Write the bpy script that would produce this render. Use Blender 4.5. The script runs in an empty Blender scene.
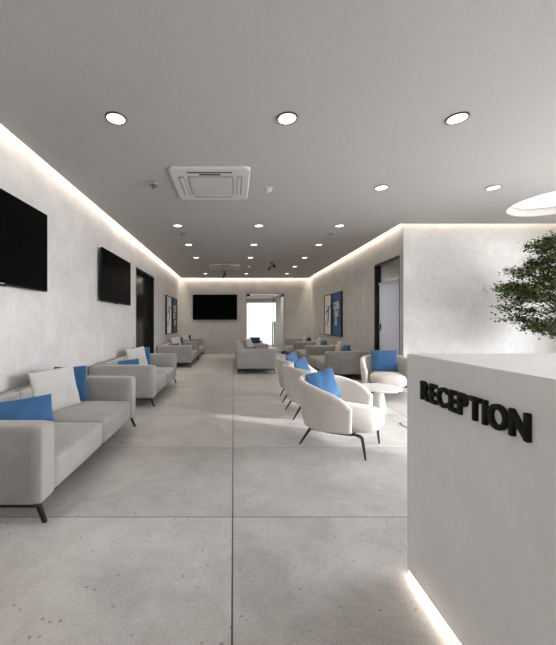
import bpy, bmesh, math, random
from mathutils import Vector, Matrix, noise

scene = bpy.context.scene
COL = scene.collection
R = math.radians
PI = math.pi
random.seed(7)

# ------------------------------------------------------------------ materials
def new_mat(name):
    m = bpy.data.materials.new(name); m.use_nodes = True
    nt = m.node_tree
    return m, nt, nt.nodes['Principled BSDF']

def plain(name, col, rough=0.5, metal=0.0, spec=0.5, sheen=0.0):
    m, nt, b = new_mat(name)
    b.inputs['Base Color'].default_value = (*col, 1)
    b.inputs['Roughness'].default_value = rough
    b.inputs['Metallic'].default_value = metal
    b.inputs['Specular IOR Level'].default_value = spec
    if sheen:
        b.inputs['Sheen Weight'].default_value = sheen
    return m

def emit(name, col, s):
    m = bpy.data.materials.new(name); m.use_nodes = True
    nt = m.node_tree; nt.nodes.clear()
    o = nt.nodes.new('ShaderNodeOutputMaterial'); e = nt.nodes.new('ShaderNodeEmission')
    e.inputs[0].default_value = (*col, 1); e.inputs[1].default_value = s
    nt.links.new(e.outputs[0], o.inputs[0])
    return m

def N(nt, t, **kw):
    n = nt.nodes.new(t)
    for k, v in kw.items(): setattr(n, k, v)
    return n

def ramp(nt, stops):
    r = nt.nodes.new('ShaderNodeValToRGB')
    els = r.color_ramp.elements
    els[0].position, els[0].color = stops[0][0], (*stops[0][1], 1)
    els[1].position, els[1].color = stops[-1][0], (*stops[-1][1], 1)
    for p, c in stops[1:-1]:
        e = els.new(p); e.color = (*c, 1)
    return r

def microcement(name, lo, hi, rough=0.6, scale=1.3, bump=0.08):
    m, nt, b = new_mat(name)
    g = N(nt, 'ShaderNodeNewGeometry')
    n1 = N(nt, 'ShaderNodeTexNoise'); n1.inputs['Scale'].default_value = scale
    n1.inputs['Detail'].default_value = 9; n1.inputs['Roughness'].default_value = 0.62
    n1.inputs['Distortion'].default_value = 0.8
    n2 = N(nt, 'ShaderNodeTexNoise'); n2.inputs['Scale'].default_value = scale * 9
    n2.inputs['Detail'].default_value = 5
    mx = N(nt, 'ShaderNodeMix', data_type='FLOAT'); mx.inputs[0].default_value = 0.3
    nt.links.new(g.outputs['Position'], n1.inputs['Vector']); nt.links.new(g.outputs['Position'], n2.inputs['Vector'])
    nt.links.new(n1.outputs['Fac'], mx.inputs[2]); nt.links.new(n2.outputs['Fac'], mx.inputs[3])
    r = ramp(nt, [(0.3, lo), (0.7, hi)])
    nt.links.new(mx.outputs[0], r.inputs[0]); nt.links.new(r.outputs[0], b.inputs['Base Color'])
    bp = N(nt, 'ShaderNodeBump'); bp.inputs['Strength'].default_value = bump; bp.inputs['Distance'].default_value = 0.02
    nt.links.new(mx.outputs[0], bp.inputs['Height']); nt.links.new(bp.outputs[0], b.inputs['Normal'])
    b.inputs['Roughness'].default_value = rough
    b.inputs['Specular IOR Level'].default_value = 0.3
    return m

def fabric(name, lo, hi, scale=260, bump=0.25, sheen=0.25, rough=0.9):
    m, nt, b = new_mat(name)
    t = N(nt, 'ShaderNodeTexCoord')
    n1 = N(nt, 'ShaderNodeTexNoise'); n1.inputs['Scale'].default_value = scale; n1.inputs['Detail'].default_value = 3
    n2 = N(nt, 'ShaderNodeTexNoise'); n2.inputs['Scale'].default_value = 7; n2.inputs['Detail'].default_value = 4
    mx = N(nt, 'ShaderNodeMix', data_type='FLOAT'); mx.inputs[0].default_value = 0.45
    nt.links.new(t.outputs['Object'], n1.inputs['Vector']); nt.links.new(t.outputs['Object'], n2.inputs['Vector'])
    nt.links.new(n1.outputs['Fac'], mx.inputs[2]); nt.links.new(n2.outputs['Fac'], mx.inputs[3])
    r = ramp(nt, [(0.3, lo), (0.7, hi)])
    nt.links.new(mx.outputs[0], r.inputs[0]); nt.links.new(r.outputs[0], b.inputs['Base Color'])
    bp = N(nt, 'ShaderNodeBump'); bp.inputs['Strength'].default_value = bump; bp.inputs['Distance'].default_value = 0.004
    nt.links.new(mx.outputs[0], bp.inputs['Height']); nt.links.new(bp.outputs[0], b.inputs['Normal'])
    b.inputs['Roughness'].default_value = rough
    b.inputs['Specular IOR Level'].default_value = 0.15
    b.inputs['Sheen Weight'].default_value = sheen
    return m

def floor_material():
    m, nt, b = new_mat('concrete_tile')
    L = nt.links
    g = N(nt, 'ShaderNodeNewGeometry'); sep = N(nt, 'ShaderNodeSeparateXYZ')
    L.new(g.outputs['Position'], sep.inputs[0])
    def math_(op, a, bb=None):
        n = N(nt, 'ShaderNodeMath', operation=op)
        for i, v in ((0, a), (1, bb)):
            if v is None: continue
            if isinstance(v, (int, float)): n.inputs[i].default_value = v
            else: L.new(v, n.inputs[i])
        return n.outputs[0]
    # tiles 2.4 m wide by 1.2 m deep
    tx = math_('DIVIDE', math_('ADD', sep.outputs[0], 0.006 + 24.0), 2.4)
    ty = math_('DIVIDE', math_('ADD', sep.outputs[1], -2.179 + 12.036), 1.2036)
    fx = math_('FRACT', tx); fy = math_('FRACT', ty)
    ex = math_('MULTIPLY', math_('MINIMUM', fx, math_('SUBTRACT', 1.0, fx)), 2.4)
    ey = math_('MULTIPLY', math_('MINIMUM', fy, math_('SUBTRACT', 1.0, fy)), 1.2036)
    jx = math_('LESS_THAN', ex, 0.0042); jy = math_('LESS_THAN', ey, 0.0034)
    joint = math_('MAXIMUM', jx, jy)
    cx = math_('FLOOR', tx); cy = math_('FLOOR', ty)
    cv = N(nt, 'ShaderNodeCombineXYZ'); L.new(cx, cv.inputs[0]); L.new(cy, cv.inputs[1])
    wn = N(nt, 'ShaderNodeTexWhiteNoise', noise_dimensions='2D'); L.new(cv.outputs[0], wn.inputs['Vector'])
    # slab mottling
    n1 = N(nt, 'ShaderNodeTexNoise'); n1.inputs['Scale'].default_value = 2.6; n1.inputs['Detail'].default_value = 12
    n1.inputs['Roughness'].default_value = 0.74; n1.inputs['Distortion'].default_value = 0.5
    off = N(nt, 'ShaderNodeVectorMath', operation='MULTIPLY_ADD')
    L.new(cv.outputs[0], off.inputs[0]); off.inputs[1].default_value = (3.1, 7.7, 0); L.new(g.outputs['Position'], off.inputs[2])
    L.new(off.outputs[0], n1.inputs['Vector'])
    n2 = N(nt, 'ShaderNodeTexNoise'); n2.inputs['Scale'].default_value = 95; n2.inputs['Detail'].default_value = 8; n2.inputs['Roughness'].default_value = 0.7
    L.new(g.outputs['Position'], n2.inputs['Vector'])
    r1 = ramp(nt, [(0.39, (0.365, 0.354, 0.345)), (0.5, (0.475, 0.464, 0.455)), (0.61, (0.585, 0.574, 0.565))])
    mx = N(nt, 'ShaderNodeMix', data_type='FLOAT'); mx.inputs[0].default_value = 0.45
    L.new(n1.outputs['Fac'], mx.inputs[2]); L.new(n2.outputs['Fac'], mx.inputs[3]); L.new(mx.outputs[0], r1.inputs[0])
    # tile to tile shade
    tv = math_('ADD', math_('MULTIPLY', wn.outputs['Value'], 0.30), 0.85)
    mul = N(nt, 'ShaderNodeMix', data_type='RGBA', blend_type='MULTIPLY'); mul.inputs[0].default_value = 1
    L.new(r1.outputs[0], mul.inputs[6])
    tvc = N(nt, 'ShaderNodeCombineColor'); [L.new(tv, tvc.inputs[i]) for i in range(3)]
    L.new(tvc.outputs[0], mul.inputs[7])
    # pale chips and dark pits
    def specks(scale, thr, keep):
        v = N(nt, 'ShaderNodeTexVoronoi'); v.inputs['Scale'].default_value = scale
        nd = N(nt, 'ShaderNodeTexNoise'); nd.inputs['Scale'].default_value = scale * 1.5
        L.new(g.outputs['Position'], nd.inputs['Vector'])
        ad = N(nt, 'ShaderNodeVectorMath', operation='MULTIPLY_ADD'); ad.inputs[1].default_value = (0.6 / scale,) * 3
        L.new(nd.outputs['Color'], ad.inputs[0]); L.new(g.outputs['Position'], ad.inputs[2])
        L.new(ad.outputs[0], v.inputs['Vector'])
        sc = N(nt, 'ShaderNodeSeparateColor'); L.new(v.outputs['Color'], sc.inputs[0])
        a = math_('LESS_THAN', v.outputs['Distance'], thr)
        k = math_('LESS_THAN', sc.outputs[0], keep)
        return math_('MULTIPLY', a, k)
    chips = specks(60, 0.30, 0.25)
    pits = specks(24, 0.16, 0.22)
    m2 = N(nt, 'ShaderNodeMix', data_type='RGBA'); L.new(math_('MULTIPLY', chips, 0.35), m2.inputs[0])
    L.new(mul.outputs[2], m2.inputs[6]); m2.inputs[7].default_value = (0.58, 0.565, 0.545, 1)
    m3 = N(nt, 'ShaderNodeMix', data_type='RGBA'); L.new(math_('MULTIPLY', pits, 0.65), m3.inputs[0])
    L.new(m2.outputs[2], m3.inputs[6]); m3.inputs[7].default_value = (0.14, 0.125, 0.11, 1)
    m4 = N(nt, 'ShaderNodeMix', data_type='RGBA'); L.new(joint, m4.inputs[0])
    L.new(m3.outputs[2], m4.inputs[6]); m4.inputs[7].default_value = (0.05, 0.047, 0.044, 1)
    L.new(m4.outputs[2], b.inputs['Base Color'])
    rr = N(nt, 'ShaderNodeMapRange'); rr.inputs['To Min'].default_value = 0.30; rr.inputs['To Max'].default_value = 0.5
    L.new(n1.outputs['Fac'], rr.inputs[0]); L.new(rr.outputs[0], b.inputs['Roughness'])
    b.inputs['Specular IOR Level'].default_value = 0.45
    bp = N(nt, 'ShaderNodeBump'); bp.inputs['Strength'].default_value = 0.3; bp.inputs['Distance'].default_value = 0.003; bp.invert = True
    L.new(joint, bp.inputs['Height']); L.new(bp.outputs[0], b.inputs['Normal'])
    return m

def clear_glass(name, tint=(1, 1, 1), gloss=0.06):
    m = bpy.data.materials.new(name); m.use_nodes = True
    nt = m.node_tree; nt.nodes.clear()
    o = N(nt, 'ShaderNodeOutputMaterial'); t = N(nt, 'ShaderNodeBsdfTransparent'); gl = N(nt, 'ShaderNodeBsdfGlossy')
    t.inputs[0].default_value = (*tint, 1); gl.inputs['Roughness'].default_value = 0.02
    mx = N(nt, 'ShaderNodeMixShader'); mx.inputs[0].default_value = gloss
    nt.links.new(t.outputs[0], mx.inputs[1]); nt.links.new(gl.outputs[0], mx.inputs[2]); nt.links.new(mx.outputs[0], o.inputs[0])
    return m

def frosted(name, col, share):
    m = bpy.data.materials.new(name); m.use_nodes = True
    nt = m.node_tree; b = nt.nodes['Principled BSDF']; o = nt.nodes['Material Output']
    b.inputs['Base Color'].default_value = (*col, 1); b.inputs['Roughness'].default_value = 0.35
    t = N(nt, 'ShaderNodeBsdfTranslucent'); t.inputs[0].default_value = (*col, 1)
    mx = N(nt, 'ShaderNodeMixShader'); mx.inputs[0].default_value = share
    nt.links.new(b.outputs[0], mx.inputs[1]); nt.links.new(t.outputs[0], mx.inputs[2]); nt.links.new(mx.outputs[0], o.inputs[0])
    return m

def leaf_material():
    m, nt, b = new_mat('leaf_green')
    g = N(nt, 'ShaderNodeNewGeometry')
    r = ramp(nt, [(0.0, (0.008, 0.013, 0.004)), (0.5, (0.024, 0.040, 0.008)), (0.8, (0.075, 0.125, 0.015)), (1.0, (0.13, 0.20, 0.022))])
    nt.links.new(g.outputs['Random Per Island'], r.inputs[0]); nt.links.new(r.outputs[0], b.inputs['Base Color'])
    b.inputs['Roughness'].default_value = 0.6
    b.inputs['Specular IOR Level'].default_value = 0.2
    return m

def grille_material():
    m, nt, b = new_mat('grille_mesh')
    t = N(nt, 'ShaderNodeTexCoord')
    v = N(nt, 'ShaderNodeTexVoronoi'); v.inputs['Scale'].default_value = 60; v.inputs['Randomness'].default_value = 0
    nt.links.new(t.outputs['Object'], v.inputs['Vector'])
    r = ramp(nt, [(0.25, (0.22, 0.21, 0.20)), (0.5, (0.55, 0.54, 0.52))])
    nt.links.new(v.outputs['Distance'], r.inputs[0]); nt.links.new(r.outputs[0], b.inputs['Base Color'])
    return m

M = dict(
    wall=microcement('wall_microcement', (0.50, 0.482, 0.466), (0.66, 0.641, 0.625), scale=1.7),
    desk=microcement('desk_microcement', (0.74, 0.73, 0.725), (0.83, 0.82, 0.815), scale=2.2, rough=0.5),
    ceil=microcement('ceiling_paint', (0.43, 0.415, 0.40), (0.47, 0.455, 0.44), scale=30, bump=0.15, rough=0.9),
    floor=floor_material(),
    sofa=fabric('sofa_fabric', (0.26, 0.251, 0.241), (0.35, 0.338, 0.326)),
    boucle=fabric('boucle_fabric', (0.575, 0.535, 0.495), (0.715, 0.67, 0.625), scale=140, bump=0.5),
    blue=fabric('blue_fabric', (0.030, 0.086, 0.185), (0.048, 0.128, 0.26), scale=200, sheen=0.15),
    navy=fabric('dark_blue_fabric', (0.012, 0.035, 0.085), (0.03, 0.085, 0.2), scale=60, sheen=0.1),
    pale=fabric('pale_fabric', (0.43, 0.415, 0.405), (0.53, 0.515, 0.505), scale=200),
    greyp=fabric('grey_pillow_fabric', (0.42, 0.40, 0.39), (0.52, 0.50, 0.485), scale=200),
    black=plain('black_metal', (0.012, 0.012, 0.011), 0.4, 0.3),
    bronze=plain('dark_bronze', (0.045, 0.042, 0.036), 0.35, 0.6),
    letter=plain('letter_black', (0.012, 0.013, 0.009), 0.65, 0, .2),
    screen=plain('tv_screen', (0.003, 0.003, 0.003), 0.3, 0, 0.015),
    bezel=plain('tv_bezel', (0.004, 0.004, 0.004), 0.4, 0, .15),
    white=plain('white_lacquer', (0.68, 0.665, 0.645), 0.4),
    acw=plain('ac_plastic', (0.62, 0.605, 0.585), 0.45),
    slot=plain('dark_slot', (0.03, 0.03, 0.03), 0.6),
    slotg=plain('grey_slot', (0.30, 0.29, 0.28), 0.6),
    grille=grille_material(),
    chrome=plain('chrome', (0.55, 0.54, 0.52), 0.2, 1.0),
    steel=plain('brushed_steel', (0.30, 0.29, 0.28), 0.35, 0.9),
    dglass=plain('dark_door_glass', (0.016, 0.018, 0.014), 0.18, 0, 0.5),
    fglass=frosted('frosted_door_glass', (0.58, 0.595, 0.64), 0.5),
    wfrost=frosted('frosted_window_glass', (0.31, 0.305, 0.298), 0.9),
    glass=clear_glass('clear_glass'),
    dimglass=clear_glass('dimming_glass', (0.5, 0.5, 0.5), 0.08),  # grey put into clear glass so the room behind looks dimmer
    doorglass=clear_glass('door_glass', (0.86, 0.87, 0.86), 0.03),
    bark=plain('bark', (0.075, 0.05, 0.035), 0.8),
    leaf=leaf_material(),
    soil=plain('soil', (0.05, 0.035, 0.025), 0.95),
    canvas_w=plain('canvas_white', (0.85, 0.83, 0.79), 0.8),
    canvas_b=plain('canvas_blue', (0.03, 0.12, 0.30), 0.7),
    canvas_g=plain('canvas_grey', (0.10, 0.10, 0.105), 0.7),
    ink=plain('paint_black', (0.02, 0.02, 0.02), 0.7),
    pw=plain('paint_white', (0.55, 0.55, 0.55), 0.7),
    led=emit('led_glow', (1.0, 0.87, 0.72), 11.0),
    dl=emit('downlight_glow', (1.0, 0.96, 0.90), 2.2),
    sky=emit('skylight_glow', (1.0, 0.98, 0.95), 1.3),
    lin=emit('linear_lamp_glow', (1.0, 0.95, 0.88), 1.0),
    logo=plain('logo_silver', (0.6, 0.6, 0.6), 0.4),
    logob=plain('logo_blue', (0.05, 0.2, 0.6), 0.4),
    lowbounce=microcement('low_bounce_wall', (0.07, 0.068, 0.065), (0.10, 0.097, 0.093)),  # for the unseen front wall, kept dark to cut bounced light
    ground=plain('paving', (0.45, 0.44, 0.42), 0.9),
)

# ------------------------------------------------------------------ builders
def obj(name, bm, mat, parent=None, smooth=True, wn=False, kind=None, loc=None):
    me = bpy.data.meshes.new(name)
    bmesh.ops.recalc_face_normals(bm, faces=bm.faces[:])
    bm.to_mesh(me); bm.free()
    mats = mat if isinstance(mat, (list, tuple)) else [mat]
    for mm in mats: me.materials.append(mm)
    if smooth:
        for p in me.polygons: p.use_smooth = True
    o = bpy.data.objects.new(name, me); COL.objects.link(o)
    if parent: o.parent = parent
    if loc: o.location = loc
    if wn:
        w = o.modifiers.new('WN', 'WEIGHTED_NORMAL'); w.keep_sharp = False; w.weight = 90
    if kind: o['kind'] = kind
    return o

def thing(name, label, cat, loc=(0, 0, 0), rz=0.0, group=None):
    o = bpy.data.objects.new(name, None); COL.objects.link(o)
    o.empty_display_size = 0.1
    o.location = loc; o.rotation_euler = (0, 0, rz)
    return tag(o, label, cat, group)

def tag(o, label, cat, group=None):
    o['label'] = label; o['category'] = cat
    if group: o['group'] = group
    return o

def copy_tree(o, parent=None):
    c = o.copy(); COL.objects.link(c); c.parent = parent
    for ch in list(o.children): copy_tree(ch, c)
    return c

def box(bm, x0, x1, y0, y1, z0, z1, mi=0):
    vs = [bm.verts.new(p) for p in ((x0, y0, z0), (x1, y0, z0), (x1, y1, z0), (x0, y1, z0), (x0, y0, z1), (x1, y0, z1), (x1, y1, z1), (x0, y1, z1))]
    for f in ((0, 3, 2, 1), (4, 5, 6, 7), (0, 1, 5, 4), (1, 2, 6, 5), (2, 3, 7, 6), (3, 0, 4, 7)):
        bm.faces.new([vs[i] for i in f]).material_index = mi
    return vs

def bx(*a, bevel=0.0, seg=3):
    bm = bmesh.new(); box(bm, *a)
    if bevel:
        bmesh.ops.bevel(bm, geom=bm.edges[:], offset=bevel, segments=seg, profile=0.5, affect='EDGES')
    return bm

def boxes(*L):
    bm = bmesh.new()
    for a in L: box(bm, *a)
    return bm

def ring_loft(bm, rings, cap0=True, cap1=True, closed=True, mi=0):
    rows = [[bm.verts.new(p) for p in r] for r in rings]
    n = len(rows[0])
    for a, b in zip(rows[:-1], rows[1:]):
        for i in range(n if closed else n - 1):
            j = (i + 1) % n
            bm.faces.new((a[i], a[j], b[j], b[i])).material_index = mi
    if cap0: bm.faces.new(rows[0][::-1]).material_index = mi
    if cap1: bm.faces.new(rows[-1]).material_index = mi

def tube(bm, pts, rad, n=10, flat=1.0):
    pts = [Vector(p) for p in pts]
    rads = rad if isinstance(rad, (list, tuple)) else [rad] * len(pts)
    rings = []
    for i, p in enumerate(pts):
        d = (pts[min(i + 1, len(pts) - 1)] - pts[max(i - 1, 0)]).normalized()
        up = Vector((0, 0, 1)) if abs(d.z) < 0.9 else Vector((1, 0, 0))
        u = d.cross(up).normalized(); v = u.cross(d).normalized()
        rings.append([p + (u * math.cos(2 * PI * k / n) + v * flat * math.sin(2 * PI * k / n)) * rads[i] for k in range(n)])
    ring_loft(bm, rings)

def lathe(bm, prof, n=40, c=(0, 0, 0)):
    rings = [[(c[0] + r * math.cos(2 * PI * k / n), c[1] + r * math.sin(2 * PI * k / n), c[2] + z) for k in range(n)] for r, z in prof]
    ring_loft(bm, rings)

def cushion(bm, x0, x1, y0, y1, z0, z1, r=0.05, puff=0.02, seg=14):
    """soft block: rounded edges and slightly bulging faces"""
    cx, cy, cz = (x0 + x1) / 2, (y0 + y1) / 2, (z0 + z1) / 2
    hx, hy, hz = (x1 - x0) / 2, (y1 - y0) / 2, (z1 - z0) / 2
    b2 = bmesh.new()
    bmesh.ops.create_cube(b2, size=2)
    bmesh.ops.subdivide_edges(b2, edges=b2.edges[:], cuts=seg, use_grid_fill=True)
    for v in b2.verts:
        p = Vector((v.co.x * hx, v.co.y * hy, v.co.z * hz))
        # spread vertices to the rounded rim
        q = Vector((max(-hx + r, min(hx - r, p.x)), max(-hy + r, min(hy - r, p.y)), max(-hz + r, min(hz - r, p.z))))
        d = p - q
        if d.length > 1e-9: p = q + d.normalized() * r
        u, w, t = v.co.x, v.co.y, v.co.z
        p.z += puff * t * (1 - u * u) * (1 - w * w)
        p.x += puff * 0.5 * u * (1 - w * w) * (1 - t * t)
        p.y += puff * 0.3 * w * (1 - u * u) * (1 - t * t)
        v.co = p + Vector((cx, cy, cz))
    me = bpy.data.meshes.new('tmp'); b2.to_mesh(me); b2.free(); bm.from_mesh(me); bpy.data.meshes.remove(me)

def pillow_mesh(w, h, t, seed=0, n=22):
    bm = bmesh.new()
    rows = {}
    for side in (1, -1):
        for i in range(n + 1):
            for j in range(n + 1):
                u = 2 * i / n - 1; v = 2 * j / n - 1
                # denser towards the rim
                u = math.sin(u * PI / 2); v = math.sin(v * PI / 2)
                edge = i in (0, n) or j in (0, n)
                y = u * w / 2 * (1 - 0.032 * (1 - v * v)); z = v * h / 2 * (1 - 0.032 * (1 - u * u))
                th = t / 2 * (max(0, (1 - u * u)) * max(0, (1 - v * v))) ** 0.42
                nz = noise.noise(Vector((u * 1.7 + seed * 3.1, v * 1.7, seed))) * 0.02
                if edge and side == -1:
                    rows[(side, i, j)] = rows[(1, i, j)]; continue
                x = side * th + nz * (1 if not edge else 0.4)
                rows[(side, i, j)] = bm.verts.new((x, y, z + h / 2))
        for i in range(n):
            for j in range(n):
                f = [rows[(side, i, j)], rows[(side, i + 1, j)], rows[(side, i + 1, j + 1)], rows[(side, i, j + 1)]]
                bm.faces.new(f if side == 1 else f[::-1])
    return bm

_pm = {}
def pillow(label, w, h, t, mat, loc, yaw, lean, roll=0.0, group=None, seed=0):
    key = (w, h, t, mat.name, seed)
    if key in _pm:
        o = _pm[key].copy(); COL.objects.link(o)
    else:
        o = obj('throw_pillow', pillow_mesh(w, h, t, seed), mat)
        _pm[key] = o
    o.location = loc
    o.rotation_euler = (R(roll), R(-lean), R(yaw))
    tag(o, label, 'pillow', group)
    return o

# ------------------------------------------------------------------ dimensions
CZ = 3.118                       # dropped ceiling
TOP = 3.36                       # wall tops / upper slab
XL, XR, YB, YC = -2.25, 3.18, 13.45, 6.10
XE, YF = 6.3, -4.0               # right outer wall, wall behind the camera
S = 'structure'

# ------------------------------------------------------------------ setting
obj('floor', bx(-2.6, 6.6, -4.3, 18.3, -0.12, 0.0), M['floor'], smooth=False, kind=S)
obj('ground', bx(-20, 30, -30, 45, -0.35, -0.2), M['ground'], smooth=False, kind=S)

DL0, DL1, DLH = 7.515, 9.22, 2.585       # left door opening
obj('wall_left', boxes((XL - .2, XL, -4.2, DL0, 0, TOP), (XL - .2, XL, DL1, YB + .2, 0, TOP), (XL - .2, XL, DL0, DL1, DLH, TOP)), M['wall'], smooth=False, kind=S)
DR0, DR1, DRH = 6.24, 7.36, 2.59         # right door opening
obj('wall_right', boxes((XR, XR + .14, YC, DR0, 0, TOP), (XR, XR + .14, DR1, YB + .2, 0, TOP), (XR, XR + .14, DR0, DR1, DRH, TOP)), M['wall'], smooth=False, kind=S)
BO0, BO1, BOH = 0.528, 2.108, 2.492      # opening in the back wall
obj('wall_back', boxes((XL, BO0, YB, YB + .16, 0, TOP), (BO1, XR, YB, YB + .16, 0, TOP), (BO0, BO1, YB, YB + .16, BOH, TOP)), M['wall'], smooth=False, kind=S)
obj('wall_middle', bx(XR + .14, XE + .2, YC, YC + .12, 0, TOP), M['wall'], smooth=False, kind=S)
WE0, WE1, WET = 1.5, 4.6, 3.05           # windows in the right outer wall
WS0, WS1 = -3.8, -.4
obj('wall_east', boxes((XE, XE + .2, -4.2, WS0, 0, TOP), (XE, XE + .2, WS1, WE0, 0, TOP), (XE, XE + .2, WE1, YC, 0, TOP), (XE, XE + .2, WE0, WE1, WET, TOP), (XE, XE + .2, WE0, WE1, 0, .12), (XE, XE + .2, WS0, WS1, WET, TOP), (XE, XE + .2, WS0, WS1, 0, .12)), M['wall'], smooth=False, kind=S)
obj('wall_front', bx(XL, XE, YF - .2, YF, 0, TOP), M['lowbounce'], smooth=False, kind=S)
obj('baseboard_back', boxes((XL, BO0 - .02, YB - .012, YB, 0, .1), (BO1 + .02, XR, YB - .012, YB, 0, .1)), M['wall'], smooth=False, kind=S)

def window(name, pts_frame, pane):
    w = obj(name, boxes(*pts_frame), M['black'], smooth=False, kind=S)
    obj('pane', bx(*pane), M['glass'], w, smooth=False)
    return w
for nme, w0, w1 in (('window_1', WE0, WE1), ('window_2', WS0, WS1)):
    fr = [(XE + .06, XE + .12, y - .025, y + .025, .17, WET - .05) for y in (w0 + .025, (w0 + w1) / 2, w1 - .025)] + [(XE + .06, XE + .12, w0, w1, z, z + .05) for z in (.12, WET - .05)]
    window(nme, fr, (XE + .085, XE + .095, w0, w1, .12, WET))

# ceiling: dropped slab with open cove gaps and one round light well
SKX, SKY, SKR = 5.0, 4.92, 0.68
def ceiling_mesh():
    bm = bmesh.new()
    t = 0.09
    q = 0.85
    x0, x1, y0, y1 = -2.13, 3.07, YF, 13.33
    box(bm, x0, x1, y0, y1, CZ, CZ + t)
    ye = 6.0
    box(bm, x1, SKX - q, y0, ye, CZ, CZ + t)
    box(bm, SKX + q, XE, y0, ye, CZ, CZ + t)
    box(bm, SKX - q, SKX + q, y0, SKY - q, CZ, CZ + t)
    box(bm, SKX - q, SKX + q, SKY + q, ye, CZ, CZ + t)
    n = 64
    def sq(a):
        c, s = math.cos(a), math.sin(a); k = q / max(abs(c), abs(s))
        return SKX + c * k, SKY + s * k
    rings = []
    angs = [2 * PI * i / n for i in range(n)]
    lip = [(SKR + 0.0, CZ), (SKR - .006, CZ + .006), (SKR - .02, CZ + .04), (SKR - .035, CZ + .10), (SKR - .04, CZ + .18)]
    rings.append([(*sq(a), CZ) for a in angs])
    for r, z in lip: rings.append([(SKX + r * math.cos(a), SKY + r * math.sin(a), z) for a in angs])
    ring_loft(bm, rings, cap0=False, cap1=False)
    return bm
obj('ceiling', ceiling_mesh(), M['ceil'], smooth=False, kind=S)
obj('ceiling_upper', bx(-2.45, XE + .2, YF - .2, YB + .16, TOP, TOP + .1), M['ceil'], smooth=False, kind=S)
bm = bmesh.new(); lathe(bm, [(0.001, 0.0), (SKR - .04, 0.0), (SKR - .04, .02), (0.001, .02)], 64)
tag(obj('ceiling_light', bm, M['sky'], loc=(SKX, SKY, CZ + .125), smooth=False), 'large round glowing light disc set in the ceiling well above the tree', 'ceiling light')

# left doorway: black lined recess with two dark glass leaves
d = obj('door_1', boxes((XL - .19, XL + .004, DL0, DL0 + .035, 0, DLH), (XL - .19, XL + .004, DL1 - .035, DL1, 0, DLH), (XL - .19, XL + .004, DL0 + .035, DL1 - .035, DLH - .035, DLH)), M['black'], smooth=False, kind=S)
ym = (DL0 + DL1) / 2 + .18
for a, b_ in ((DL0 + .035, ym - .002), (ym + .002, DL1 - .035)):
    l = obj('leaf', bx(XL - .185, XL - .15, a, b_, .005, DLH - .036, bevel=.003, seg=2), M['dglass'], d, smooth=False)
bm = bmesh.new(); tube(bm, [(XL - .15, 8.93, 1.18), (XL - .10, 8.93, 1.18), (XL - .10, 8.78, 1.18)], .011)
obj('handle', bm, M['black'], d)
obj('back_panel', bx(XL - .2, XL - .19, DL0, DL1, 0, DLH), M['black'], d, smooth=False)

# right doorway: black frame, frosted leaf, clear transom given a grey tint to dim the office
d = obj('door_2', boxes((XR - .004, XR + .13, DR1 - .05, DR1, 0, DRH), (XR - .004, XR + .13, DR0, DR0 + .012, 0, DRH), (XR - .004, XR + .13, DR0 + .012, DR1 - .05, DRH - .03, DRH)), M['black'], smooth=False, kind=S)
obj('transom_bar', bx(XR + .07, XR + .13, DR0 + .012, DR1 - .05, 2.135, 2.175), M['white'], d, smooth=False)
obj('leaf', bx(XR + .09, XR + .12, DR0 + .014, DR1 - .055, .006, 2.133), M['fglass'], d, smooth=False)
obj('transom_pane', bx(XR + .1, XR + .108, DR0 + .012, DR1 - .05, 2.175, DRH - .03), M['dimglass'], d, smooth=False)
bm = bmesh.new(); tube(bm, [(XR + .09, DR1 - .12, 1.22), (XR + .045, DR1 - .12, 1.22), (XR + .045, DR1 - .25, 1.22)], .011)
box(bm, XR + .082, XR + .09, DR1 - .14, DR1 - .10, 1.12, 1.27)
obj('handle', bm, M['black'], d)
# office behind the right door
obj('wall_office', boxes((5.9, 6.0, YC + .12, 9.6, 0, 2.95), (XR + .14, 6.0, 9.5, 9.6, 0, 2.95)), M['wall'], smooth=False, kind=S)
obj('ceiling_office', bx(XR + .14, 6.0, YC + .12, 9.6, 2.95, 3.0), M['ceil'], smooth=False, kind=S)

# corridor behind the glass door
obj('wall_corridor', boxes((2.3, 2.42, YB + .16, 18.0, 0, 2.7), (-.9, -.78, YB + .16, 18.0, 0, 2.7)), M['wall'], smooth=False, kind=S)
obj('ceiling_corridor', bx(-.9, 2.42, YB + .16, 18.12, 2.62, 2.72), M['ceil'], smooth=False, kind=S)
w = obj('window_3', boxes((-.78, .0, 18.0, 18.1, 0, 2.62), (0, 2.3, 18.0, 18.1, 0, .06), (0, 2.3, 18.0, 18.1, 2.4, 2.62)), M['wall'], smooth=False, kind=S)
obj('pane', bx(0, 2.3, 18.04, 18.06, .06, 2.4), M['wfrost'], w, smooth=False)
tag(obj('linear_ceiling_lamp', bx(0.75, 1.95, 15.2, 15.23, 2.6, 2.62), M['lin'], smooth=False), 'slim linear lamp on the corridor ceiling beyond the glass door', 'ceiling light')

# frameless glass door at the back, leaf swung open
d = obj('door_3', boxes((BO0, BO0 + .018, YB - .005, YB + .16, 0, BOH), (BO1 - .018, BO1, YB - .005, YB + .16, 0, BOH), (BO0 + .018, BO1 - .018, YB - .005, YB + .16, BOH - .02, BOH)), M['steel'], smooth=False, kind=S)
HX, HY = BO1 - .04, YB + .10
ang = R(109)
dx, dy = math.cos(ang), math.sin(ang)
def leafbox(bm, s0, s1, n0, n1, z0, z1):
    v = box(bm, s0, s1, n0, n1, z0, z1)
    for p in v:
        x, y = p.co.x, p.co.y
        p.co.x = HX + dx * x - dy * y; p.co.y = HY + dy * x + dx * y
bm = bmesh.new(); leafbox(bm, 0, .98, -.006, .006, .012, BOH - .03); obj('glass_leaf', bm, M['doorglass'], d, smooth=False)
bm = bmesh.new(); leafbox(bm, -.004, .006, -.008, .008, .012, BOH - .03); obj('glass_edge', bm, M['chrome'], d, smooth=False)
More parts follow.
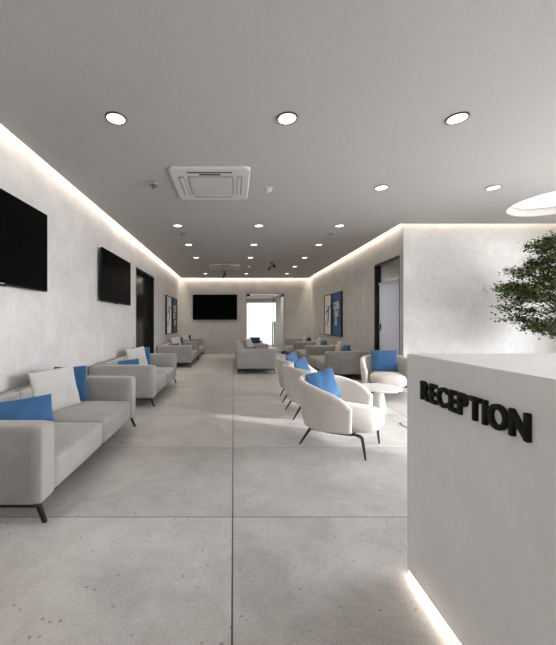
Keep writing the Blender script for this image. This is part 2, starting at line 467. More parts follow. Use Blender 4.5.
for z0, z1 in ((.0, .1), (BOH - .12, BOH - .021)):
    bm = bmesh.new(); leafbox(bm, -.01, .16, -.016, .016, z0, z1); obj('patch_fitting', bm, M['black'], d, smooth=False)
bm = bmesh.new(); box(bm, BO0 + .018, BO0 + .15, YB + .05, YB + .1, BOH - .1, BOH - .02); obj('corner_clamp', bm, M['black'], d, smooth=False)
for s_ in (-.05, .05):
    bm = bmesh.new()
    p = lambda z, off=s_: (HX + dx * .9 - dy * off, HY + dy * .9 + dx * off, z)
    tube(bm, [p(.24), p(1.34)], .023)
    for z in (.4, 1.18): tube(bm, [p(z, 0), p(z)], .01)
    obj('pull_handle', bm, M['black'], d)

# ------------------------------------------------------------------ sofas
SL, SD = 2.03, 1.0
def make_sofa():
    """local x: wall side 0 to front SD, y: along the length"""
    t = thing('sofa', 'sofa', 'sofa')
    for y0 in (0, SL - .185):
        bm = bmesh.new(); cushion(bm, 0, SD, y0 + .003, y0 + .182, .137, .635, r=.027, puff=.006, seg=12)
        obj('armrest', bm, M['sofa'], t)
    bm = bmesh.new(); cushion(bm, 0, .18, .185, SL - .185, .137, .635, r=.035, puff=.004, seg=12)
    obj('backrest', bm, M['sofa'], t)
    obj('base', bx(.05, SD - .04, .19, SL - .19, .139, .21), M['sofa'], t, smooth=False)
    ymid = SL / 2
    for a, b_ in ((.187, ymid - .001), (ymid + .001, SL - .187)):
        bm = bmesh.new(); cushion(bm, .17, SD - .008, a, b_, .142, .368, r=.03, puff=.03, seg=14)
        obj('seat_cushion', bm, M['sofa'], t)
        bm = bmesh.new(); cushion(bm, .155, .225, a + .005, b_ - .005, .375, .655, r=.032, puff=.012, seg=12)
        obj('back_cushion', bm, M['sofa'], t)
    obj('metal_frame', boxes((.02, .05, .02, SL - .02, .118, .137), (SD - .075, SD - .045, .02, SL - .02, .118, .137), (.05, SD - .06, .02, .05, .118, .137), (.05, SD - .06, SL - .05, SL - .02, .118, .137)), M['black'], t, smooth=False)
    for xx, sx in ((.06, -.0), (SD - .05, .042)):
        for yy, sy in ((.06, .004), (SL - .05, .03)):
            bm = bmesh.new()
            h = .0115
            r0 = [(xx + sx + a * h, yy + sy + b_ * h, 0) for a, b_ in ((-1, -1), (1, -1), (1, 1), (-1, 1))]
            r1 = [(xx + a * h * 1.15, yy + b_ * h * 1.15, .12) for a, b_ in ((-1, -1), (1, -1), (1, 1), (-1, 1))]
            ring_loft(bm, [r0, r1]); obj('leg', bm, M['black'], t, smooth=False)
    return t
sofa0 = make_sofa()
used = [False]
def place_sofa(x, y, rz, label, group):
    o = sofa0 if not used[0] else copy_tree(sofa0)
    used[0] = True
    o.location = (x, y, 0); o.rotation_euler = (0, 0, rz)
    tag(o, label, 'sofa', group)
GL, GR, GM = 'grey sofas along the left wall', 'grey sofas along the right wall', 'grey sofas in the middle of the hall'
LY = (2.06, 4.98, 9.375, 11.406)
LN = ('nearest grey sofa on the left wall, under the cut-off television', 'second grey sofa on the left wall, beside the dark door', 'grey sofa just past the dark left door, below the framed pictures', 'farthest grey sofa on the left wall, its end touching the back wall')
LX = XL + .03
for y, l in zip(LY, LN): place_sofa(LX, y, 0, l, GL)
RY = (7.344, 9.375, 11.406)
RX = XR - .085
RN = ('nearest grey sofa on the right wall, behind the armchair facing the camera', 'middle grey sofa of the right wall row, below the blue painting', 'farthest grey sofa of the right wall row, in the back corner')
for y, l in zip(RY, RN): place_sofa(RX, y + SL, PI, l, GR)
MX = 0.07
MY = (8.17, 10.204)
MN = ('grey sofa standing in mid hall, its armrest end turned to the camera', 'grey sofa in mid hall directly behind another, in front of the glass door')
for y, l in zip(MY, MN): place_sofa(MX, y, 0, l, GM)

# pillows on the left row: blue upright against far arm, pale one on the back, blue bolster in front
LW = ('the nearest left sofa', 'the second left sofa', 'the third left sofa', 'the farthest left sofa')
for i, (y, who) in enumerate(zip(LY, LW)):
    far = i >= 2
    pillow(f'blue square pillow standing against the far arm of {who}', .37, .405, .10, M['navy'] if i == 3 else M['blue'], (-1.895, y + 1.735, .385), -88, 3, 2, 'blue square pillows on the left sofas')
    pillow(f'pale grey pillow leaning on the back of {who}', .51, .445, .115, M['pale'], (-1.83, y + 1.38, .374), -26, 14, 3, 'pale grey pillows on the left sofas', 1)
    pillow(f'blue oblong pillow before the pale pillow on {who}', .43, .26, .10, M['blue'], (-1.775 - (.05 if i else 0), y + .74, .39), -48, 16, 2, 'blue oblong pillows on the left sofas', 2)
# right row
RW = ('the nearest right sofa', 'the middle right sofa', 'the farthest right sofa')
for i, (y, who) in enumerate(zip(RY, RW)):
    pillow(f'dark blue pillow leaning on the back of {who}', .36, .37, .13, M['navy'] if i == 2 else M['blue'], (2.74, y + .80, .385), 186, 16, 0, 'blue pillows on the right sofas', 3)
    pillow(f'grey pillow beyond the blue one on {who}', .44, .43, .14, M['greyp'], (2.73, y + 1.32, .385), 176, 16, 0, 'grey pillows on the right sofas', 4)
# middle sofas
pillow('pale grey pillow leaning on the back of the mid hall sofa nearest the camera', .50, .46, .14, M['greyp'], (MX + .47, MY[0] + 1.28, .385), -18, 17, 0, 'pillows on the middle sofas', 1)
pillow('blue oblong pillow peeping over the armrest of the mid hall sofa', .43, .25, .13, M['blue'], (MX + .47, MY[0] + .72, .392), -45, 18, 0, 'pillows on the middle sofas', 2)
pillow('dark blue patterned pillow against the far arm of the farther mid hall sofa', .36, .38, .12, M['navy'], (MX + .72, MY[1] + 1.73, .385), -90, 4, 0, 'pillows on the middle sofas', 5)

# ------------------------------------------------------------------ armchairs
def catmull(P, n):
    out = []
    for i in range(len(P) - 1):
        p0, p1, p2, p3 = P[max(i - 1, 0)], P[i], P[i + 1], P[min(i + 2, len(P) - 1)]
        for k in range(n):
            t = k / n
            out.append(tuple(.5 * ((2 * b) + (-a + c) * t + (2 * a - 5 * b + 4 * c - d_) * t * t + (-a + 3 * b - 3 * c + d_) * t ** 3) for a, b, c, d_ in zip(p0, p1, p2, p3)))
    out.append(tuple(P[-1])); return out

def shell_mesh():
    half = [(.195, .346), (.13, .358), (.03, .369), (-.08, .366), (-.19, .335), (-.295, .258), (-.36, .138), (-.378, 0)]
    P = [(x, -y) for x, y in half] + [(x, y) for x, y in half[-2::-1]]
    C = catmull(P, 5)
    prof = [(-.5, .712), (-.36, .708), (-.25, .69), (-.135, .665), (.04, .617), (.12, .577), (.17, .54), (.20, .505), (.23, .46)]
    def top(x):
        for (a, za), (b_, zb) in zip(prof[:-1], prof[1:]):
            if x <= b_:
                t = (x - a) / (b_ - a); return za + (zb - za) * t
        return prof[-1][1]
    stations = []
    m = len(C)
    for i, (x, y) in enumerate(C):
        a = Vector(C[max(i - 1, 0)]); b_ = Vector(C[min(i + 1, m - 1)])
        tn = (b_ - a).normalized(); nrm = Vector((-tn.y, tn.x))   # inward
        stations.append((Vector((x, y)), nrm, tn, top(x), 1.0))
    # rounded arm ends
    def ends(st, sgn):
        c, nrm, tn, tz, _ = st
        out = []
        for a in (25, 50, 70, 84):
            s, k = math.sin(R(a)), math.cos(R(a))
            out.append((c + tn * sgn * .034 * s, nrm, tn, tz - .03 * (1 - k), max(k, .06)))
        return out
    stations = ends(stations[0], -1)[::-1] + stations + ends(stations[-1], 1)
    T = .078
    rings = []
    for c, nrm, tn, tz, k in stations:
        ring = []
        mid = c + nrm * T / 2
        ns = 10
        zb = .205 + .04 * max(0, min(1, (c.x + .3) / .5))
        def pt(off, z):
            s = (z - .2) / .51
            sc = .80 + .20 * max(0, min(1, s)) ** .55
            p = mid + nrm * off
            return (p.x * sc + .012 * (1 - sc) * 5, p.y * (sc * .6 + .4), z)
        hT = T / 2 * k
        for j in range(ns + 1): ring.append(pt(-hT, zb + .02 + (tz - hT - zb - .02) * j / ns))
        for a in (150, 120, 90, 60, 30):
            ring.append(pt(hT * math.cos(R(a)), tz - hT + hT * math.sin(R(a))))
        for j in range(ns + 1): ring.append(pt(hT, tz - hT + (zb + .02 - tz + hT) * j / ns))
        ring.append(pt(hT * .5, zb + .004)); ring.append(pt(-hT * .5, zb + .004))
        rings.append(ring)
    bm = bmesh.new(); ring_loft(bm, rings)
    return bm

def seat_mesh():
    """plump D shaped seat pad with a rounded front"""
    bm = bmesh.new()
    pts = []
    n = 48
    for k in range(n):
        a = 2 * PI * k / n
        c, s = math.cos(a), math.sin(a)
        e = 2 / 3.2
        x = .065 + .345 * math.copysign(abs(c) ** e, c); y = .276 * math.copysign(abs(s) ** e, s)
        pts.append((x, y))
    z0, z1, r = .222, .415, .085
    rings = []
    for a in range(-90, 91, 15):
        off = r * (1 - math.cos(R(a)))
        zz = (z0 + r if a < 0 else z1 - r) + r * math.sin(R(a))
        rings.append([((x - .065) * (1 - off / .345) + .065, y * (1 - off / .276), zz) for x, y in pts])
    for q, dz in ((.5, .014), (.25, .018)):
        rings.append([((x - .065) * q + .065, y * q, z1 + dz) for x, y in pts])
    ring_loft(bm, rings)
    return bm

def make_chair():
    t = thing('armchair', 'armchair', 'armchair')
    obj('shell', shell_mesh(), M['boucle'], t)
    obj('seat', seat_mesh(), M['boucle'], t)
    bm = bmesh.new()
    for s in (-1, 1):
        tube(bm, [(-.235, s * .25, .192), (0, s * .285, .206), (.2, s * .284, .222)], .015, 8)
    tube(bm, [(-.2, -.24, .196), (-.2, .24, .196)], .011, 8); tube(bm, [(.2, -.275, .222), (.2, .275, .222)], .011, 8)
    obj('underframe', bm, M['bronze'], t)
    for s in (-1, 1):
        bm = bmesh.new()
        tube(bm, catmull([(.17, s * .281, .224), (.235, s * .281, .225), (.282, s * .278, .212), (.296, s * .276, .17), (.318, s * .266, 0)], 4),
             [.0135] * 5 + [.0165] * 6 + [.0158, .0148, .0138, .0125, .0108, .0085], 10)
        obj('leg', bm, M['bronze'], t)
        bm = bmesh.new()
        tube(bm, catmull([(-.18, s * .238, .198), (-.225, s * .244, .197), (-.25, s * .246, .18), (-.36, s * .257, 0)], 4),
             [.0135] * 5 + [.0165] * 4 + [.015, .013, .011, .0085], 10)
        obj('leg', bm, M['bronze'], t)
    return t
chair0 = make_chair()
spots = [((1.15, 3.476), math.atan2(-.6, .8), 'cream tub armchair nearest the camera, in front of the low white table'),
         ((1.145, 4.615), R(2), 'cream tub armchair second in the line of three, partly hidden by the nearest'),
         ((1.165, 5.50), R(-4), 'cream tub armchair farthest of the line of three beside the aisle'),
         ((2.685, 5.70), math.atan2(-.95, -.3), 'cream tub armchair facing the camera beyond the white table, beside the desk edge')]
for i, ((x, y), rz, l) in enumerate(spots):
    o = chair0 if i == 0 else copy_tree(chair0)
    o.location = (x, y, 0); o.rotation_euler = (0, 0, rz)
    tag(o, l, 'armchair', 'cream tub armchairs')
def chair_pillow(i, fwd, side, yaw, lean, label, w=.43, h=.37, roll=0):
    (x, y), rz, _ = spots[i]
    c, s = math.cos(rz), math.sin(rz)
    pillow(label, w, h, .12, M['blue'], (x + c * fwd - s * side, y + s * fwd + c * side, .428), math.degrees(rz) + yaw, lean, roll, 'blue pillows on the armchairs', 6)
chair_pillow(0, -.15, .02, -28, 16, 'blue pillow in the armchair nearest the camera', .39, .35, 9)
chair_pillow(1, -.10, .01, -38, 15, 'blue pillow in the second armchair of the line of three', .40, .37, 8)
chair_pillow(2, -.10, .01, -30, 15, 'blue pillow in the farthest armchair of the line of three', .40, .37, 8)
chair_pillow(3, -.12, -.02, 8, 14, 'blue pillow facing the camera in the armchair beside the desk edge', .45, .38)

# low round table
t = thing('coffee_table', 'low round white table with a conical pedestal among the armchairs', 'table', (2.13, 4.77, 0))
bm = bmesh.new(); lathe(bm, [(.001, .325), (.28, .325), (.310, .337), (.313, .349), (.307, .357), (.001, .357)], 56); obj('tabletop', bm, M['white'], t, wn=True)
bm = bmesh.new(); lathe(bm, [(.001, 0), (.10, 0), (.10, .008), (.06, .29), (.07, .325), (.001, .325)], 40); obj('pedestal', bm, M['white'], t, wn=True)

bm = bmesh.new(); tube(bm, catmull([(2.16, 4.22, .006), (2.13, 4.10, .006), (2.17, 3.98, .006), (2.3, 3.86, .006), (2.45, 3.6, .006), (2.5, 3.2, .006)], 6), .005, 8)
tag(obj('power_cord', bm, M['steel']), 'thin grey cord curling on the floor beside the desk edge', 'cord')

# ------------------------------------------------------------------ reception desk
DX, DY, DH = .893, 1.676, 1.141
t = thing('reception_desk', 'tall pale concrete reception desk with a glowing strip along its foot', 'reception desk', (DX, DY, 0))
obj('body', boxes((0, .16, -3.2, 0, .036, DH - .05), (.16, 1.5, -.16, 0, .036, DH - .05)), M['desk'], t, smooth=False)
bm = bmesh.new(); box(bm, 0, 1.5, -3.2, 0, DH - .05, DH)
bmesh.ops.bevel(bm, geom=[e for e in bm.edges if all(abs(v.co.z - DH) < 1e-4 for v in e.verts)], offset=.004, segments=2, affect='EDGES')
obj('countertop', bm, M['desk'], t, smooth=False)
obj('plinth', boxes((.03, .15, -3.19, -.03, 0, .036), (.15, 1.49, -.15, -.03, 0, .036)), M['black'], t, smooth=False)
obj('glow_strip', boxes((.006, .028, -3.19, -.006, .0, .034)), M['led'], t, smooth=False)

# letters: nine raised characters on the desk face
sg = thing('reception_sign', 'raised black letters reading RECEPTION on the desk face', 'sign', (DX, 1.537, .940))
word = 'RECEPTION'
raw = []
for ch in word:
    cu = bpy.data.curves.new('glyph', 'FONT'); cu.body = ch; cu.size = 1; cu.offset = .030; cu.extrude = .0; cu.resolution_u = 6
    fo = bpy.data.objects.new('glyph', cu); COL.objects.link(fo)
    dg = bpy.context.evaluated_depsgraph_get(); dg.update()
    me = bpy.data.meshes.new_from_object(fo.evaluated_get(dg))
    bpy.data.objects.remove(fo); bpy.data.curves.remove(cu)
    bm = bmesh.new(); bm.from_mesh(me); bpy.data.meshes.remove(me)
    bmesh.ops.remove_doubles(bm, verts=bm.verts[:], dist=1e-5)
    xs = [v.co.x for v in bm.verts]; ys = [v.co.y for v in bm.verts]
    raw.append((bm, min(xs), max(xs), min(ys), max(ys)))
gap = .082
tot = sum(b - a for _, a, b, _, _ in raw) + gap * (len(word) - 1)
kx = .562 / tot
pos = 0
for bm, a, b_, c, d_ in raw:
    kz = .0865 / (d_ - c)
    bmesh.ops.recalc_face_normals(bm, faces=bm.faces[:])
    res = bmesh.ops.extrude_face_region(bm, geom=bm.faces[:])
    front = [v for v in res['geom'] if isinstance(v, bmesh.types.BMVert)]
    fs = set(front)
    for v in bm.verts:
        X = (v.co.x - a + pos) * kx; Z = (v.co.y - c) * kz
        v.co = Vector((-.014 if v in fs else 0.0, -X, Z))
    pos += (b_ - a) + gap
    obj('letter', bm, M['letter'], sg, smooth=False)

# ------------------------------------------------------------------ televisions
def tv(label, loc, rz, w, h, group):
    """local +y faces the room, x along the width, origin at the bottom centre on the wall"""
    t = thing('television', label, 'television', loc, rz, group)
    obj('housing', bx(-w / 2, w / 2, .055, .095, 0, h, bevel=.004, seg=2), M['bezel'], t, smooth=False)
    obj('screen', bx(-w / 2 + .008, w / 2 - .008, .095, .0965, .018, h - .008), M['screen'], t, smooth=False)
    obj('wall_mount', bx(-.25, .25, .0, .055, h * .3, h * .7), M['black'], t, smooth=False)
    l = obj('logo_plate', bx(-.03, .03, .0965, .098, .006, .014), M['logo'], t, smooth=False)
    obj('sensor_bar', bx(-.07, .07, .06, .085, -.012, 0), M['black'], t, smooth=False)
    return t
GT = 'wall televisions'
tv('large black television on the left wall, cut off by the picture edge', (XL, 3.03, 1.655), R(-90), 1.5, .89, GT)
tv('black television on the left wall beside the dark door', (XL, 6.1, 1.655), R(-90), 1.48, .89, GT)
tv('widescreen black television on the back wall beside the glass door', (-.76, YB, 1.411), R(180), 1.82, 1.035, GT)

# ------------------------------------------------------------------ paintings
def art(label, loc, rz, w, h, cm, strokes, sm, group):
    t = thing('framed_painting', label, 'painting', loc, rz, group)
    f = .028
    obj('frame', boxes((-w / 2, -w / 2 + f, 0.0, .055, 0, h), (w / 2 - f, w / 2, 0.0, .055, 0, h), (-w / 2 + f, w / 2 - f, 0.0, .055, 0, f), (-w / 2 + f, w / 2 - f, 0.0, .055, h - f, h)), M['black'], t, smooth=False)
    obj('canvas', bx(-w / 2 + f, w / 2 - f, .005, .035, f, h - f), cm, t, smooth=False)
    for mat, polys in strokes:
        bm = bmesh.new()
        for P in polys:
            lo = [bm.verts.new((x * w, .035, y * h)) for x, y in P]; hi = [bm.verts.new((x * w, .0385, y * h)) for x, y in P]
            n = len(P)
            bm.faces.new(hi); bm.faces.new(lo[::-1])
            for i in range(n): bm.faces.new((lo[i], lo[(i + 1) % n], hi[(i + 1) % n], hi[i]))
        obj('brush_strokes', bm, mat, t, smooth=False)
    return t
def stroke(x0, y0, x1, y1, w0, w1):
    d_ = Vector((x1 - x0, (y1 - y0) * 1.4)).normalized(); nx, ny = -d_.y, d_.x / 1.4
    return [(x0 + nx * w0, y0 + ny * w0), (x1 + nx * w1, y1 + ny * w1), (x1 - nx * w1, y1 - ny * w1), (x0 - nx * w0, y0 - ny * w0)]
white_art = [(M['ink'], [stroke(-.1, .72, -.02, .36, .035, .055), stroke(-.38, .74, .05, .6, .012, .03), stroke(0, .62, .36, .5, .03, .008), stroke(.02, .36, .12, .2, .03, .012), stroke(.22, .36, .34, .22, .012, .02), stroke(.12, .75, .16, .6, .02, .01)])]
blue_art = [(M['pw'], [[(-.28, .62), (.3, .60), (.34, .78), (-.22, .80)], [(-.2, .45), (.25, .43), (.2, .60), (-.18, .60)], [(-.05, .25), (.2, .24), (.22, .42), (0, .43)]]),
            (M['ink'], [stroke(.2, .8, .32, .88, .03, .04), stroke(-.2, .5, -.3, .56, .03, .05), stroke(.12, .44, .36, .32, .02, .04), stroke(.05, .7, .3, .72, .015, .03), stroke(-.05, .58, .12, .60, .02, .02), stroke(-.3, .3, -.2, .42, .01, .02)])]
grey_art = [(M['canvas_b'], [[(-.3, .84), (.25, .84), (.25, .96), (-.3, .96)]]),
            (M['pw'], [[(-.3, .60), (.2, .62), (.28, .78), (-.25, .80)], [(-.1, .42), (.3, .40), (.3, .58), (-.1, .58)], [(-.25, .24), (.1, .22), (.1, .36), (-.2, .37)]]),
            (M['ink'], [stroke(-.1, .7, .2, .68, .03, .02), stroke(.0, .5, .2, .46, .03, .02)])]
GA = 'framed abstract paintings'
art('white abstract painting with black strokes on the right wall', (XR, 10.86, .88), R(90), .82, 1.34, M['canvas_w'], white_art, None, GA)
art('blue abstract painting with white blocks on the right wall', (XR, 9.94, .88), R(90), .90, 1.34, M['canvas_b'], blue_art, None, GA)
art('white abstract painting with black strokes on the left wall', (XL, 11.2, .9), R(-90), .90, 1.31, M['canvas_w'], white_art, None, GA)
art('dark grey abstract painting with a blue corner on the left wall', (XL, 12.27, .9), R(-90), .92, 1.31, M['canvas_g'], grey_art, None, GA)

# ------------------------------------------------------------------ ceiling fittings (two rows carry on over and behind the camera)
def make_downlight():
    t = thing('downlight', 'downlight', 'downlight', (0, 0, CZ))
    bm = bmesh.new()
    rings = []
    for r, z in ((.080, -.001), (.080, -.009), (.091, -.009), (.094, -.001)):
        rings.append([(r * math.cos(2 * PI * k / 40), r * math.sin(2 * PI * k / 40), z) for k in range(40)])
    rings.append(rings[0]); ring_loft(bm, rings, False, False); bmesh.ops.remove_doubles(bm, verts=bm.verts[:], dist=1e-6)
    obj('trim_ring', bm, M['bronze'], t, smooth=False)
    bm = bmesh.new(); lathe(bm, [(.001, -.006), (.0795, -.006), (.0795, -.001), (.001, -.001)], 40); obj('diffuser', bm, M['dl'], t, smooth=False)
    return t
dl0 = make_downlight()
GX = (-1.045, .477, 1.99)
rows = [(-.1, GX, 'row above the camera'), (1.4, GX, 'row just before the picture begins'), (2.9, GX, 'row nearest the camera'), (4.39, (1.99, 3.5), 'row level with the near air conditioner'), (6.11, GX, 'row just past the near sprinkler'), (7.6, GX, 'third full row'), (9.12, GX, 'row before the far air conditioner'), (10.6, (1.99,), 'row beside the far air conditioner'), (12.12, GX, 'row nearest the back wall')]
nm = {-1.045: 'left', .477: 'middle', 1.99: 'right', 3.5: 'far right'}
def add_light(name, typ, loc, energy, col=(1, 1, 1), rot=(0, 0, 0), **kw):
    l = bpy.data.lights.new(name, typ); l.energy = energy; l.color = col
    for k, v in kw.items(): setattr(l, k, v)
    o = bpy.data.objects.new(name, l); COL.objects.link(o); o.location = loc; o.rotation_euler = rot
    return o
WARM = (1.0, .87, .72)
first = True
E_DL = 12
for y, xs, rn in rows:
    for x in xs:
        o = dl0 if first else copy_tree(dl0)
        first = False
        o.location = (x, y, CZ)
        tag(o, f'round white recessed downlight, {nm[x]} one of the {rn}', 'downlight', 'recessed ceiling downlights')
        add_light('downlight_lamp', 'SPOT', (x, y, CZ - .02), E_DL * (2.1 if y > 6.5 else 1.0), (1, .91, .80), (0, 0, 0), spot_size=R(140 if y > 6.5 else 105), spot_blend=.7, shadow_soft_size=.06)

def make_ac():
    t = thing('air_conditioner', 'ac', 'air conditioner')
    h = .485
    def rr(hx, hy, r, z):
        out = []
        for cx, cy, a0 in ((hx - r, hy - r, 0), (-hx + r, hy - r, 90), (-hx + r, -hy + r, 180), (hx - r, -hy + r, 270)):
            for k in range(7):
                a = R(a0 + 15 * k); out.append((cx + r * math.cos(a), cy + r * math.sin(a), z))
        return out
    bm = bmesh.new()
    ring_loft(bm, [rr(h, h, .07, 0), rr(h, h, .07, -.02), rr(h - .004, h - .004, .068, -.027), rr(h - .014, h - .014, .06, -.032)])
    obj('panel', bm, M['acw'], t, smooth=False)
    bm = bmesh.new(); ring_loft(bm, [rr(.285, .285, .03, -.032), rr(.285, .285, .03, -.035)])
    obj('grille_frame', bm, M['slotg'], t, smooth=False)
    bm = bmesh.new(); ring_loft(bm, [rr(.27, .27, .02, -.035), rr(.27, .27, .02, -.041)])
    obj('intake_grille', bm, M['grille'], t, smooth=False)
    for s in (-1, 1):
        v = obj('outlet_vane', bx(s * .36 - .035, s * .36 + .035, -.28, .28, -.036, -.032, bevel=.001, seg=1), M['slotg'], t, smooth=False)
        obj('flap', bx(s * .355 - .02, s * .355 + .02, -.26, .26, -.042, -.036), M['acw'], v, smooth=False)
    obj('outlet_vane', bx(-.27, .27, -.40, -.378, -.035, -.032), M['slot'], t, smooth=False)
    obj('outlet_vane', bx(-.27, .27, .35, .39, -.035, -.032), M['slotg'], t, smooth=False)
    obj('display_strip', bx(-.13, .13, -.35, -.315, -.035, -.032), M['slot'], t, smooth=False)
    return t
ac = make_ac(); ac.location = (-.285, 4.27, CZ)
tag(ac, 'square white ceiling air conditioner nearest the camera', 'air conditioner', 'ceiling air conditioners')
ac2 = copy_tree(ac); ac2.location = (-.29, 10.6, CZ)
tag(ac2, 'small looking white ceiling air conditioner near the back wall', 'air conditioner', 'ceiling air conditioners')

def make_sprinkler():
    t = thing('ceiling_sprinkler', 's', 'sprinkler')
    bm = bmesh.new(); lathe(bm, [(.001, 0), (.075, 0), (.075, -.008), (.045, -.02), (.001, -.02)], 28); obj('escutcheon', bm, M['chrome'], t)
    bm = bmesh.new(); lathe(bm, [(.001, -.012), (.012, -.012), (.01, -.05), (.001, -.05)], 16)
    for s in (-1, 1): tube(bm, [(s * .014, 0, -.014), (s * .022, 0, -.035), (s * .004, 0, -.055)], .004, 6)
    obj('nozzle', bm, M['steel'], t)
    bm = bmesh.new(); lathe(bm, [(.001, -.055), (.026, -.055), (.026, -.059), (.001, -.059)], 20); obj('deflector', bm, M['steel'], t)
    return t
sp = make_sprinkler()
for i, (x, y, l) in enumerate(((-1.05, 4.28, 'metal fire sprinkler left of the near air conditioner'), (-1.044, 6.66, 'small metal fire sprinkler on the left side of the ceiling'), (1.975, 6.66, 'small metal fire sprinkler on the right side of the ceiling'))):
    o = sp if i == 0 else copy_tree(sp); o.location = (x, y, CZ); tag(o, l, 'sprinkler', 'ceiling fire sprinklers')
def make_smoke():
    t = thing('smoke_detector', 's', 'smoke detector')
    bm = bmesh.new(); lathe(bm, [(.001, 0), (.062, 0), (.062, -.014), (.056, -.02), (.001, -.02)], 32); obj('base', bm, M['acw'], t, wn=True)
    bm = bmesh.new(); lathe(bm, [(.001, -.02), (.044, -.02), (.046, -.036), (.03, -.048), (.001, -.05)], 32); obj('sensor_head', bm, M['acw'], t, wn=True)
    return t
sm = make_smoke(); sm.location = (.468, 4.42, CZ); tag(sm, 'white smoke detector right of the near air conditioner', 'smoke detector', 'smoke detectors')
s2 = copy_tree(sm); s2.location = (.49, 10.5, CZ); tag(s2, 'pale smoke detector beside the far air conditioner', 'smoke detector', 'smoke detectors')

def make_spot():
    t = thing('ceiling_spotlight', 's', 'spotlight')
    bm = bmesh.new(); lathe(bm, [(.001, 0), (.05, 0), (.05, -.02), (.001, -.02)], 24); tube(bm, [(0, 0, -.02), (0, 0, -.10)], .012, 8); tube(bm, [(-.07, 0, -.10), (.07, 0, -.10)], .01, 8)
    obj('bracket', bm, M['black'], t)
    for (x, tx, tz, oz) in ((.07, .6, -.75, -.09), (-.07, -.55, -.8, -.17)):
        bm = bmesh.new()
        dv = Vector((tx, .3, tz)).normalized()
        p = Vector((x, 0, oz))
        tube(bm, [p - dv * .045, p + dv * .065], [.034, .038], 14)
        if oz < -.1: tube(bm, [(x, 0, -.10), (x, 0, oz)], .01, 8)
        obj('lamp_head', bm, M['black'], t)
    return t
s = make_spot(); s.location = (1.17, 9.93, CZ); s.rotation_euler = (0, 0, R(15)); tag(s, 'black twin headed ceiling spotlight right of the far air conditioner', 'spotlight', 'black ceiling spotlights')
s2 = copy_tree(s); s2.location = (-.33, 11.6, CZ); s2.rotation_euler = (0, 0, R(80)); tag(s2, 'black twin headed ceiling spotlight below the far air conditioner, before the back wall', 'spotlight', 'black ceiling spotlights')

# pendant seen through the transom of the right door
t = thing('pendant_lamp', 'pale drum pendant lamp seen through the glass above the right door', 'lamp', (3.95, 7.05, 2.95))
bm = bmesh.new(); tube(bm, [(0, 0, 0), (0, 0, -.3)], .006, 6); obj('cord', bm, M['black'], t)
bm = bmesh.new(); lathe(bm, [(.001, -.28), (.1, -.28), (.12, -.30), (.10, -.52), (.001, -.52)], 28); obj('lamp_shade', bm, M['white'], t)

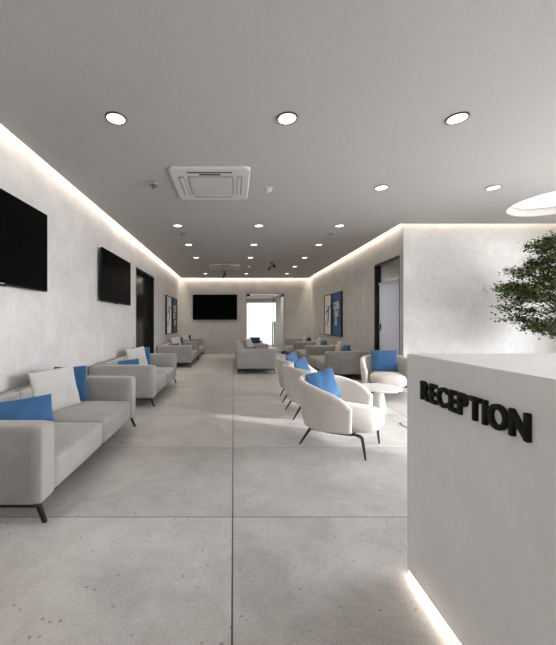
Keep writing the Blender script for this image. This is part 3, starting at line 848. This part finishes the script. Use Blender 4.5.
# ------------------------------------------------------------------ tree
def build_tree():
    rnd = random.Random(11)
    t = thing('indoor_tree', 'small leafy green tree in layered tiers behind the reception desk', 'tree', (SKX, SKY, .40))
    c0 = 0.40
    bm = bmesh.new()
    trunk = [(0, 0, 0), (.03, .01, .35), (-.02, .03, .75), (.02, 0, 1.2), (0, -.02, 1.65), (.02, 0, 2.15)]
    tube(bm, catmull(trunk, 4), [.05 - .042 * i / 20 for i in range(21)], 10)
    obj('trunk', bm, M['bark'], t)
    prof = [(1.02, .45), (1.2, .70), (1.4, .76), (1.55, .78), (1.78, .97), (1.95, .88), (2.1, .76), (2.3, .56), (2.5, .36), (2.68, .10)]
    def rad(z):
        for (a, ra), (b_, rb) in zip(prof[:-1], prof[1:]):
            if a <= z <= b_: return ra + (rb - ra) * (z - a) / (b_ - a)
        return .1
    lf = bmesh.new()
    tiers = [(1.17, 8), (1.32, 9), (1.52, 6), (1.74, 13), (1.88, 12), (2.06, 11), (2.26, 10), (2.46, 7), (2.60, 4)]
    nb = 0
    for z, n in tiers:
        for k in range(n):
            a = 2 * PI * (k + rnd.random() * .7) / n + z * 5
            if z == 1.74 and k == 0: a = PI + .15
            if z == 1.88 and k == 1: a = PI - .3
            rr = rad(z) * rnd.uniform(.60, .86)
            zz = z + rnd.uniform(-.05, .05)
            p0 = Vector((0, 0, max(.35, zz - c0 - .1 - rr * .35))); p2 = Vector((rr * math.cos(a), rr * math.sin(a), zz - c0))
            p1 = (p0 + p2) / 2 + Vector((rnd.uniform(-.05, .05), rnd.uniform(-.05, .05), .08))
            b2 = bmesh.new(); tube(b2, catmull([p0, p1, p2], 4), [.011 - .0085 * i / 8 for i in range(9)], 6)
            # side twigs
            cl = [(p2, .13)]
            m = 3 + int(rr * 4)
            for q in range(m):
                s_ = rnd.uniform(.4, .97)
                base = p0.lerp(p1, s_ * 2) if s_ < .5 else p1.lerp(p2, s_ * 2 - 1)
                aa = a + rnd.choice((-1, 1)) * rnd.uniform(.5, 1.3)
                ln = rnd.uniform(.10, .26) * (0.6 + .5 * rr)
                e = base + Vector((math.cos(aa) * ln, math.sin(aa) * ln, rnd.uniform(-.02, .08)))
                tube(b2, [base, (base + e) / 2 + Vector((0, 0, .015)), e], [.005, .004, .002], 5)
                cl.append((e, rnd.uniform(.08, .14)))
            obj('branch', b2, M['bark'], t); nb += 1
            for c, r in cl:
                for _ in range(int(34 * r / .11)):
                    u = Vector((rnd.gauss(0, .55), rnd.gauss(0, .55), rnd.gauss(0, .26)))
                    pos = c + u * r
                    yaw = rnd.uniform(0, 2 * PI); pit = rnd.gauss(0.1, .45); rl = rnd.gauss(0, .45)
                    L_, W_ = rnd.uniform(.030, .055), rnd.uniform(.012, .021)
                    Mx = Matrix.Translation(pos) @ Matrix.Rotation(yaw, 4, 'Z') @ Matrix.Rotation(pit, 4, 'Y') @ Matrix.Rotation(rl, 4, 'X')
                    v = [lf.verts.new(Mx @ Vector(q)) for q in ((0, 0, 0), (L_ * .45, W_, .004), (L_, 0, -.003), (L_ * .45, -W_, .004), (L_ * .45, 0, -.001))]
                    lf.faces.new((v[0], v[4], v[1])); lf.faces.new((v[4], v[2], v[1])); lf.faces.new((v[0], v[3], v[4])); lf.faces.new((v[4], v[3], v[2]))
    o = obj('foliage', lf, M['leaf'], t); o['kind'] = 'stuff'
build_tree()
t = thing('planter', 'round white planter behind the desk that holds the tree', 'planter', (SKX, SKY, 0))
bm = bmesh.new(); lathe(bm, [(.001, 0), (.24, 0), (.31, .46), (.31, .48), (.28, .48), (.27, .40), (.001, .395)], 48); obj('pot', bm, M['white'], t, wn=True)
bm = bmesh.new(); lathe(bm, [(.001, .396), (.268, .396), (.268, .41), (.001, .43)], 40); obj('soil', bm, M['soil'], t)

# ------------------------------------------------------------------ lights
sun = add_light('sun', 'SUN', (12, -3, 6), 4.3, (1.0, .95, .88), angle=R(2.2))
dirv = Vector((-.94, .34, -.42))
sun.rotation_euler = dirv.to_track_quat('-Z', 'Y').to_euler()

E_COVE = 3.0   # W per metre
def cove(x, y, sx, sy, k=1.0):
    ln = max(sx, sy)
    add_light('cove_light', 'AREA', (x, y, CZ + .16), E_COVE * ln * k, WARM, (0, 0, 0), shape='RECTANGLE', size=sx, size_y=sy)
cove(-2.19, 1.05, .05, 9.9)
cove(-2.19, 9.65, .05, 7.3, 1.7)
cove(3.125, 9.7, .05, 7.2, 1.7)
cove(.45, 13.39, 5.2, .05, 2.5)
cove(4.7, 6.05, 3.1, .05)
add_light('skylight_lamp', 'AREA', (SKX, SKY, CZ + .11), 12, (1, .97, .93), (0, 0, 0), shape='DISK', size=1.15)
add_light('office_lamp', 'AREA', (4.9, 7.6, 2.9), 130, (1, .97, .94), (0, 0, 0), shape='RECTANGLE', size=1.0, size_y=.6)
add_light('corridor_lamp', 'AREA', (1.35, 15.21, 2.59), 22, (1, .95, .88), (0, 0, 0), shape='RECTANGLE', size=1.3, size_y=.06)
def portal(loc, rot, sx, sy):
    o = add_light('window_portal', 'AREA', loc, 1, (1, 1, 1), rot, shape='RECTANGLE', size=sx, size_y=sy)
    o.data.cycles.is_portal = True
for w0, w1 in ((WE0, WE1), (WS0, WS1)):
    portal((XE + .18, (w0 + w1) / 2, (WET + .12) / 2), (R(90), 0, R(90)), w1 - w0, WET - .12)
portal((1.15, 18.12, 1.23), (R(90), 0, R(180)), 2.3, 2.34)

wd = bpy.data.worlds.new('world'); scene.world = wd; wd.use_nodes = True
bg = wd.node_tree.nodes['Background']; bg.inputs[0].default_value = (.93, .96, 1.0, 1); bg.inputs[1].default_value = 20.0

# ------------------------------------------------------------------ camera
cam = bpy.data.cameras.new('camera'); co = bpy.data.objects.new('camera', cam); COL.objects.link(co)
co.location = (0, 0, 1.3); co.rotation_euler = (R(90), 0, 0)
cam.sensor_fit = 'HORIZONTAL'; cam.sensor_width = 36; cam.lens = 36 * 326 / 556
cam.shift_x = (278 - 233.5) / 556; cam.shift_y = 0.0
cam.clip_start = .05
scene.camera = co
vs = scene.view_settings
vs.view_transform = 'Standard'; vs.look = 'None'; vs.exposure = 0.2; vs.gamma = 1.0; vs.use_curve_mapping = False
scene.cycles.use_denoising = True
scene.cycles.max_bounces = 10; scene.cycles.diffuse_bounces = 6
scene.cycles.sample_clamp_indirect = 6
